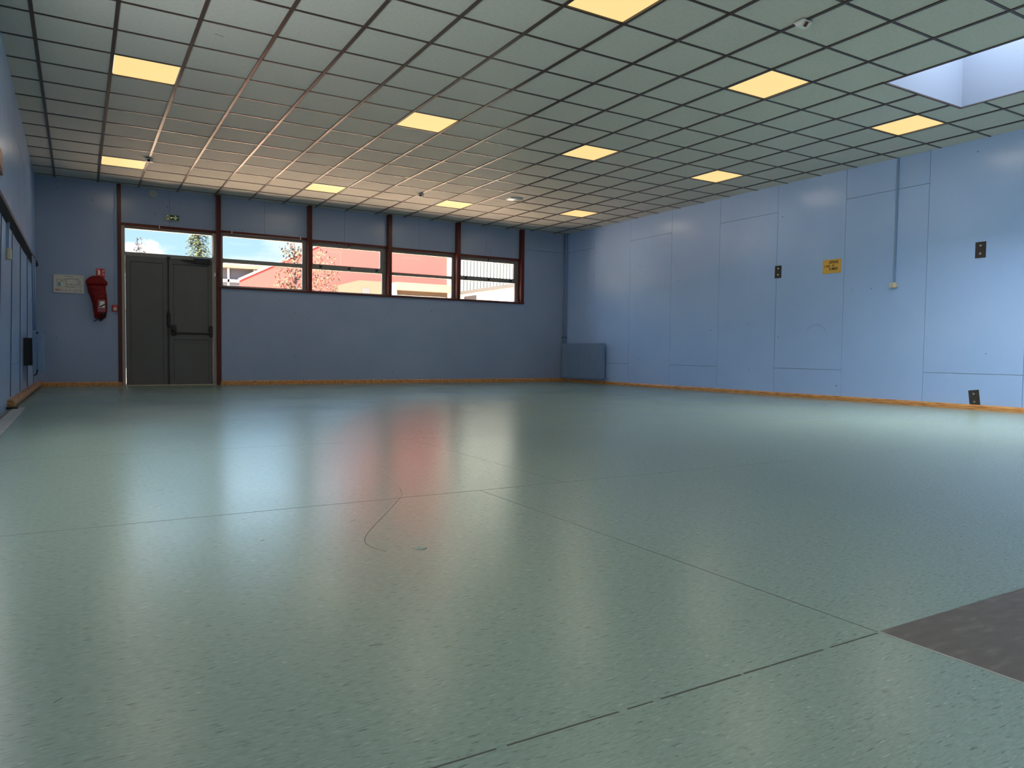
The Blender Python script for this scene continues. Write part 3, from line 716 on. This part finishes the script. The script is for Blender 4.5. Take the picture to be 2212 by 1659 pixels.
# hanging extinguisher under a red cloth cover
o = thing('fire_extinguisher', 'fire extinguisher hidden under a hanging red cloth cover', 'fire extinguisher', (.88, 0, 1.08))
def ex(cx): return .237 + (90 + cx / 11.06 - 115) * .00639
def ez(cy): return 1.727 - (560 + cy / 11.06 - 607) * .0075
prof = [(402, 1215, 1440, .04, .0), (440, 1145, 1490, .06, .0), (500, 1072, 1550, .08, 0), (522, 1054, 1585, .10, 0), (550, 1056, 1598, .125, 0), (590, 1068, 1580, .135, 0), (615, 1076, 1546, .105, 0), (640, 1082, 1542, .132, 0),
        (700, 1090, 1540, .150, 0), (780, 1110, 1556, .160, 0), (860, 1140, 1568, .168, 0), (930, 1168, 1575, .172, 0), (1000, 1195, 1578, .172, 0), (1100, 1212, 1580, .172, 0), (1200, 1228, 1578, .168, 0), (1300, 1240, 1568, .16, 0), (1360, 1248, 1555, .15, 0), (1405, 1262, 1530, .13, 0)]
rings = []; NS = 28
for cy, l, r, dep, _ in prof:
    xa, xb, z = ex(l), ex(r), ez(cy); cx, hw = (xa + xb) / 2, (xb - xa) / 2; ring = []
    for k in range(NS):
        a = 2 * math.pi * k / NS
        ca, sa = math.cos(a), math.sin(a)
        wv = 1 + .09 * math.sin(2.5 * ca + cy * .021) + .06 * math.sin(6 * ca - cy * .033)
        px = cx + hw * (abs(ca) ** .5) * (1 if ca > 0 else -1)
        py = -.012 - dep / 2 - (dep / 2) * sa * (wv if sa > 0 else 1)
        ring.append((px, py, z + .012 * math.sin(2 * a + cy * .03)))
    rings.append(ring)
cov = MB().loft(rings).build('cover', REDCLOTH, o)
MB().prism([(ex(1195), -.125, ez(566)), (ex(1470), -.148, ez(548)), (ex(1594), -.09, ez(548)), (ex(1556), -.09, ez(638)), (ex(1440), -.145, ez(604)), (ex(1210), -.128, ez(606))], (0, .006, 0)).build('flap', REDCLOTH, cov)
yy = -.188
MB().box(ex(1335), yy, ez(1265), ex(1535), yy + .012, ez(968)).build('clear_pocket', CLEARP, cov)
lb = MB().prism([(ex(1385), yy - .002, ez(1012)), (ex(1508), yy - .002, ez(1000)), (ex(1512), yy - .002, ez(1160)), (ex(1350), yy - .002, ez(1162)), (ex(1390), yy - .002, ez(1090))], (0, .002, 0)).build('paper_tag', WHITEM, cov)
MB().prism([(ex(1340), yy - .003, ez(1150)), (ex(1520), yy - .003, ez(1062)), (ex(1520), yy - .003, ez(1095)), (ex(1420), yy - .003, ez(1150))], (0, .0008, 0)).build('dark_band', INK, lb)
rings = []
for cy, l, r, dep in ((1275, 1360, 1566, .178), (1330, 1362, 1562, .175), (1370, 1362, 1545, .15), (1430, 1370, 1490, .11), (1485, 1392, 1425, .07)):
    xa, xb, z = ex(l), ex(r), ez(cy); cx, hw = (xa + xb) / 2, (xb - xa) / 2
    rings.append([(cx + hw * math.cos(a), -.014 - dep / 2 - dep / 2 * math.sin(a), z) for a in [2 * math.pi * k / 20 for k in range(20)]])
MB().loft(rings).build('cylinder_base', mat('dark_red_black', (.035, .006, .008), .4), o, True)
MB().tube([(ex(1245), -.03, ez(1490)), (ex(1300), -.05, ez(1455)), (ex(1380), -.07, ez(1410))], .007, 8).build('hose_end', BLACK, o, True)
MB().box(ex(1290), -.06, ez(450), ex(1330), 0, ez(415)).build('wall_hook', BLACK, o)

o = thing('fire_call_point', 'small red fire alarm call point beside the door post', 'call point', (1.105, 0, 1.24))
MB().box(1.060, -.045, 1.245, 1.148, 0, 1.352).build('case', REDSIGN, o, bevel=.006)
MB().box(1.082, -.048, 1.262, 1.130, -.044, 1.308).build('press_plate', WHITEM, o)
MB().tube([(1.106, -.050, 1.285), (1.106, -.046, 1.285)], .008, 10).build('dot', INK, o)
MB().box(1.099, -.048, 1.318, 1.110, -.044, 1.334).build('arrow_mark', WHITEM, o)
o = MB().box(1.103, -.016, 1.352, 1.138, 0, HC).build('cable_trunking', PIPE, bevel=.003)
tag(o, 'thin blue trunking running from the ceiling down to the red call point', 'cable trunking')

o = thing('exit_sign', 'green emergency exit sign with amber light above the door', 'exit sign', (1.99, .085, 2.85))
x0, x1, z0, z1 = 1.872, 2.110, 2.842, 2.950
MB().box(x0, .045, z0, x1, .085, z1).build('case', mat('sign_case', (.42, .45, .42), .4), o, bevel=.004)
MB().box(x0 + .016, .042, z0 + .010, x1 - .010, .046, z1 - .006).build('green_panel', GREEN, o)
mb = MB(); yq = .041
mb.box(x0 + .028, yq, z0 + .014, x0 + .076, yq + .002, z1 - .012).build('door_symbol', WHITEM, o)
mb = MB()
mb.tube([(x0 + .060, yq, z1 - .022), (x0 + .060, yq - .001, z1 - .022)], .007, 10)
mb.prism([(x0 + .052, yq - .001, z1 - .032), (x0 + .064, yq - .001, z1 - .030), (x0 + .054, yq - .001, z0 + .048), (x0 + .042, yq - .001, z0 + .046)], (0, .0008, 0))
mb.prism([(x0 + .034, yq - .001, z1 - .042), (x0 + .054, yq - .001, z1 - .030), (x0 + .052, yq - .001, z1 - .037), (x0 + .036, yq - .001, z1 - .05)], (0, .0008, 0))
mb.prism([(x0 + .060, yq - .001, z1 - .038), (x0 + .078, yq - .001, z1 - .052), (x0 + .076, yq - .001, z1 - .058), (x0 + .058, yq - .001, z1 - .046)], (0, .0008, 0))
mb.prism([(x0 + .048, yq - .001, z0 + .052), (x0 + .056, yq - .001, z0 + .046), (x0 + .070, yq - .001, z0 + .020), (x0 + .062, yq - .001, z0 + .018)], (0, .0008, 0))
mb.prism([(x0 + .042, yq - .001, z0 + .048), (x0 + .050, yq - .001, z0 + .044), (x0 + .040, yq - .001, z0 + .028), (x0 + .030, yq - .001, z0 + .026)], (0, .0008, 0))
mb.build('running_figure', GREEN, o)
ax = x0 + .170
MB().box(ax - .010, yq - .0004, z0 + .036, ax + .010, yq + .002, z1 - .014).prism([(ax - .040, yq, z0 + .062), (ax - .028, yq, z0 + .074), (ax, yq, z0 + .044), (ax + .028, yq, z0 + .074), (ax + .040, yq, z0 + .062), (ax, yq, z0 + .016)], (0, .002, 0)).build('arrow', WHITEM, o)
for q in (.098, .114): MB().tube([(x0 + q, .043, z0 + .052), (x0 + q, .037, z0 + .052)], .006, 10).build('amber_light', LED, o)

o = MB().tube([(1.70, .085, 3.275), (1.70, .066, 3.275), (1.70, .060, 3.275)], [.068, .068, .055], 32).build('round_cover', mat('grey_disc', (.42, .44, .42), .5)); tag(o, 'round pale grey disc on the board above the door', 'disc')
o = MB(); pts = [(2.36 + .07 * math.cos(a), 3.30 + .07 * math.sin(a)) for a in [math.radians(200 + 10 * k) for k in range(14)]]
for (xa, za), (xb, zb) in zip(pts, pts[1:]): o.prism([(xa, .0846, za), (xb, .0846, zb), (xb, .0846, zb + .006), (xa, .0846, za + .006)], (0, .0003, 0))
o.build('ring_mark', mat('pale_mark', (.36, .46, .60), .5), wb)
for k, (x, z) in enumerate(((1.79, 2.695), (2.965, 2.72), (4.19, 2.72))):
    o = MB().box(x - .006, .025, z, x + .006, .046, z + .045).build('hook', WHITE); tag(o, ['tiny white hook on the rail over the door transom', 'tiny white hook on the rail at the left of the first window', 'tiny white hook on the rail at the right of the first window'][k], 'hook', 'small hooks on the red head rails')

# ------------------------------------------------------------------ floor details
mb = MB()
mb.ribbon([(0.0, -10.972), (10.2, -10.972)], .0022, 0)
mb.ribbon([(2.168, -10.972), (2.168, -12.93)], .003, 0)
mb.ribbon([(2.640, -8.99), (2.640, -10.97)], .003, 0)
mb.ribbon([(0.0, -8.99), (10.2, -8.99)], .0025, 0); mb.ribbon([(0.0, -7.01), (10.2, -7.01)], .0025, 0)
for a, b in ((2.16, 1.99), (1.965, 1.80), (1.795, 1.72), (1.71, 1.50), (1.48, 1.42), (1.40, 1.17), (1.15, .92), (.9, .4), (.35, 0)): mb.ribbon([(a, -12.935), (b, -12.935)], .003 + random.random() * .002, 0)
mb.build('seam', SEAM, flo)
kp = [Vector(q) for q in ((1.90, -10.70), (1.858, -10.764), (1.838, -10.83), (1.800, -10.93), (1.72, -11.06), (1.630, -11.204), (1.51, -11.39), (1.425, -11.53), (1.392, -11.62), (1.395, -11.70), (1.42, -11.76), (1.46, -11.80))]
pts = []
for a, b, c, e in zip(kp, kp[1:], kp[2:], kp[3:]):
    for q in range(6):
        t = q / 6; pts.append(tuple(.5 * ((2 * b) + (c - a) * t + (2 * a - 5 * b + 4 * c - e) * t * t + (3 * b - a - 3 * c + e) * t ** 3)))
MB().ribbon(pts, .0016, 0).build('scuff_mark', mat('scuff_black', (.05, .05, .045), .6), flo)
R = []
for f, z in ((1, 0), (.8, .003), (.45, .006), (.1, .0068)):
    R.append([(1.525 + .022 * f * math.cos(a), -11.765 + .024 * f * math.sin(a), z * .5) for a in [2 * math.pi * k / 16 for k in range(16)]])
MB().loft(R).build('blister', FLOOR, flo, True)
mb = MB()
for k in range(26):
    x, y, a = random.uniform(.4, 5), random.uniform(-12.6, -6), random.uniform(0, 3.1); l = random.uniform(.01, .05)
    mb.ribbon([(x, y), (x + l * math.cos(a), y + l * math.sin(a))], .002, 0)
mb.build('fine_scratches', SEAM, flo)
o = thing('floor_patch', 'dark grey lino patch let into the green floor at lower right', 'floor patch', (4.0, -14.5, 0))
MB().box(2.172, -16.9, 0, 6.2, -12.932, .0012).build('sheet', GREYLINO, o)
MB().box(2.168, -16.9, 0, 2.172, -12.932, .0014).build('weld', mat('pale_weld', (.45, .47, .43), .5), o)

# ------------------------------------------------------------------ outside
GROUND = noisy('pale_paving', [(.3, (.60, .385, .265)), (.7, (.66, .43, .295))], .6, .9)
struct(MB().box(-40, .26, -.3, 60, 90, -.055).build('ground', GROUND), 'pale paved yard outside the windows', 'ground')
SITE = Matrix.Translation((.174, -4.18, .191)) @ Matrix.Diagonal((.7, .7, .7, 1))
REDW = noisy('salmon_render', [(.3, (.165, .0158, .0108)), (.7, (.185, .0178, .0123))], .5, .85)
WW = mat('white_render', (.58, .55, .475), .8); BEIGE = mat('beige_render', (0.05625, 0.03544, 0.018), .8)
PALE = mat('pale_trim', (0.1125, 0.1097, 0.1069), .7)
o = thing('red_building', 'salmon red building with a sloping white roof edge outside the windows', 'building', (11.7, 20, -.35))
MB().loft([[(6.68, 20, -.35), (6.68, 20, 3.66), (16.75, 20, 8.83), (16.75, 20, -.35)], [(8.0, 25.4, -.35), (8.0, 25.4, 4.33), (16.75, 25.4, 8.83), (16.75, 25.4, -.35)]]).build('gable_wall', REDW, o)
MB().loft([[(6.62, 19.96, 3.64), (6.62, 19.96, 3.75), (16.75, 19.96, 8.97), (16.75, 19.96, 8.84)], [(7.96, 25.46, 4.33), (7.96, 25.46, 4.44), (16.75, 25.46, 8.97), (16.75, 25.46, 8.84)]]).build('roof', PALE, o)
MB().box(16.75, 19.9, -.35, 17.02, 20.4, 8.8).build('pilaster', WW, o)
MB().box(11.2, 19.996, 4.6, 11.23, 20.02, 5.3).build('stain', mat('render_crack', (0.1125, 0.03375, 0.0225), .9), o)
o = thing('beige_annex', 'low beige flat-roofed annex in front of the red building', 'building', (14, 19.3, -.35))
MB().prism([(10.85, 19.2, -.35), (10.85, 19.2, 3.64), (11.85, 19.2, 3.93), (16.4, 19.2, 3.93), (16.4, 19.2, -.35)], (0, .79, 0)).build('wall', BEIGE, o)
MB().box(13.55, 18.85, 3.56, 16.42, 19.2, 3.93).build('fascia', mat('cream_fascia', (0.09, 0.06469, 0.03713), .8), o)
MB().box(13.38, 18.9, -.35, 13.60, 19.2, 3.88).build('column', WW, o)
MB().box(11.98, 19.17, 2.9, 12.36, 19.21, 3.58).build('shutter', mat('grey_shutter', (.040, .037, .036), .7), o)
MB().box(13.7, 19.17, 2.4, 16.3, 19.21, 3.35).build('door_panel', WW, o)
o = thing('ribbed_building', 'tall white building with vertical ribbed cladding at far right', 'building', (20, 22, -.35))
MB().box(17.02, 20.6, -.35, 26, 30, 9).build('wall', WW, o)
mb = MB()
for k in range(24): mb.box(17.55 + k * .20, 20.56, -.35, 17.55 + k * .20 + .075, 20.601, 9)
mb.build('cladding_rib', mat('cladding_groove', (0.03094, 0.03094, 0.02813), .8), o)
o = thing('white_wing', 'low white wing with overhanging roof at the right end window', 'building', (20, 16, -.35))
MB().box(17.0, 10.5, -.35, 24, 19.6, 3.52).build('wall', WW, o)
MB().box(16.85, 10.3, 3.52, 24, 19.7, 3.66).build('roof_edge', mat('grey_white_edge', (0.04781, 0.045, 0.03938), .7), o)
MB().box(16.97, 17.25, 2.4, 17.01, 18.5, 3.38).build('window_opening', mat('grey_shutter', (.040, .037, .036), .7), o)
MB().tube([(17.0, 15.6, 3.5), (16.8, 15.5, 3.42), (16.8, 15.5, 3.25)], .012, 6).build('bracket', mat('grey_bracket', (0.1406, 0.135, 0.1237), .6), o)
o = thing('glazed_hall', 'pale building with cream fascia and grey glazing behind the red gable', 'building', (7, 27, -.35))
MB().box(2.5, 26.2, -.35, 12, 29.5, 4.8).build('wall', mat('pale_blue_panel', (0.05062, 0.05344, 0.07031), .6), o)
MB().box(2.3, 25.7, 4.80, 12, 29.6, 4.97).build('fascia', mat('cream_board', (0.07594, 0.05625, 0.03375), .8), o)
MB().prism([(2.3, 25.7, 4.97), (2.3, 29.6, 5.25), (2.3, 29.6, 4.97)], (9.7, 0, 0)).build('roof', PALE, o)
for x in (4.6, 5.9, 7.2, 8.5): MB().box(x, 26.1, -.35, x + .09, 26.21, 4.8).build('mullion', WW, o)
MB().box(2.5, 26.1, 4.1, 12, 26.21, 4.25).build('transom_bar', WW, o)
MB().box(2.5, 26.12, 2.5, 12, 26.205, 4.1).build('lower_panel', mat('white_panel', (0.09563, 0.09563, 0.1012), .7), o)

def leafy(n, cen, rad, size, name, material, parent, seedv, flat=False, shell=.35):
    rnd = random.Random(seedv); mb = MB()
    for _ in range(n):
        while True:
            p = Vector((rnd.uniform(-1, 1), rnd.uniform(-1, 1), rnd.uniform(-1, 1)))
            if shell < p.length < 1: break
        q = Vector((cen[0] + p.x * rad[0], cen[1] + p.y * rad[1], cen[2] + p.z * rad[2]))
        a = Vector((rnd.uniform(-1, 1), rnd.uniform(-1, 1), rnd.uniform(-1, 1))).normalized(); b = a.orthogonal().normalized(); s = size * rnd.uniform(.6, 1.3)
        v = [mb.bm.verts.new(q + a * s), mb.bm.verts.new(q + b * s * .55), mb.bm.verts.new(q - a * s), mb.bm.verts.new(q - b * s * .55)]
        mb.bm.faces.new(v)
    return mb.build(name, material, parent)
BARK = noisy('bark', [(.3, (0.045, 0.02531, 0.01969)), (.7, (0.07312, 0.04219, 0.03375))], 6, .9)
AUT = noisy('autumn_leaves', [(.30, (0.01519, 0.005063, 0.003037)), (.42, (0.03797, 0.01392, 0.003037)), (.55, (0.04303, 0.02531, 0.00405)), (.68, (0.02278, 0.02278, 0.005063))], 7, .7, .3, 2)
o = thing('yellow_tree', 'young tree with yellow autumn leaves in front of the red gable', 'tree', (7.2, 12, -.35))
mb = MB().tube([(7.2, 12, -.35), (7.22, 12, 1.0), (7.15, 12, 2.2), (7.1, 12, 3.2), (7.0, 12, 4.4)], [.09, .07, .055, .035, .01], 8)
rb = random.Random(3)
for k in range(22):
    z = 1.6 + k * .11; a = k * 2.4; l = 1.0 - .035 * k
    mb.tube([(7.15 - .02 * k * .3, 12, z), (7.15 + l * .5 * math.cos(a), 12 + l * .5 * math.sin(a), z + .35), (7.15 + l * math.cos(a), 12 + l * math.sin(a), z + .8)], [.022, .014, .005], 5)
mb.build('trunk', BARK, o)
leafy(480, (7.0, 12, 3.2), (.62, .6, 1.05), .058, 'leaves', AUT, o, 5, shell=.0)
leafy(620, (7.95, 12, 3.25), (.72, .7, .98), .058, 'leaves', AUT, o, 6, shell=.0)
leafy(90, (6.95, 12, 4.1), (.40, .35, .40), .058, 'leaves', AUT, o, 8, shell=.0)
leafy(150, (6.65, 12, 2.6), (.45, .5, .45), .058, 'leaves', AUT, o, 9, shell=.0)
CON = noisy('conifer_needles', [(.3, (0.01828, 0.02194, 0.009139)), (.5, (0.03656, 0.03839, 0.0128)), (.7, (0.0585, 0.05667, 0.01645))], 5, .8, .2, 2)
o = thing('conifer', 'tall yellow green conifer seen through the door transom', 'tree', (6.6, 32, -.35))
MB().tube([(6.6, 32, -.35), (6.6, 32, 4), (6.6, 32, 9.6)], [.16, .10, .02], 8).build('trunk', BARK, o)
mb = MB(); rc = random.Random(11)
for k in range(44):
    z = 1.8 + k * .175; L = max(.15, 1.75 * (1 - (z - 1) / 9.2))
    for q in range(11):
        a = rc.uniform(0, 6.28); l = L * rc.uniform(.7, 1.1)
        for s in range(14):
            t = (s + 1) / 14; p = Vector((6.6 + l * t * math.cos(a), 32 + l * t * math.sin(a), z + .18 * t - .42 * t * t + rc.uniform(-.05, .05)))
            for _ in range(2):
                e = Vector((rc.uniform(-1, 1), rc.uniform(-1, 1), rc.uniform(-.7, .3))).normalized() * rc.uniform(.07, .15); f = e.orthogonal().normalized() * .028
                mb.bm.faces.new([mb.bm.verts.new(p - f), mb.bm.verts.new(p + e), mb.bm.verts.new(p + f)])
mb.build('needles', CON, o)
o = thing('leafy_sapling', 'thin dark sapling tip at the left of the door transom', 'tree', (2.3, 12, -.35))
MB().tube([(2.35, 12, -.35), (2.36, 12, 2), (2.30, 12, 3.4), (2.18, 12, 4.12)], [.04, .03, .015, .004], 6).build('trunk', BARK, o)
DK = noisy('dark_leaves', [(.3, (0.007875, 0.004725, 0.005513)), (.7, (0.01772, 0.01103, 0.0126))], 7, .7)
leafy(60, (2.26, 12, 3.75), (.17, .2, .42), .045, 'leaves', DK, o, 15, shell=0)
leafy(60, (2.30, 12, 3.0), (.3, .3, .4), .05, 'leaves', DK, o, 16, shell=0)
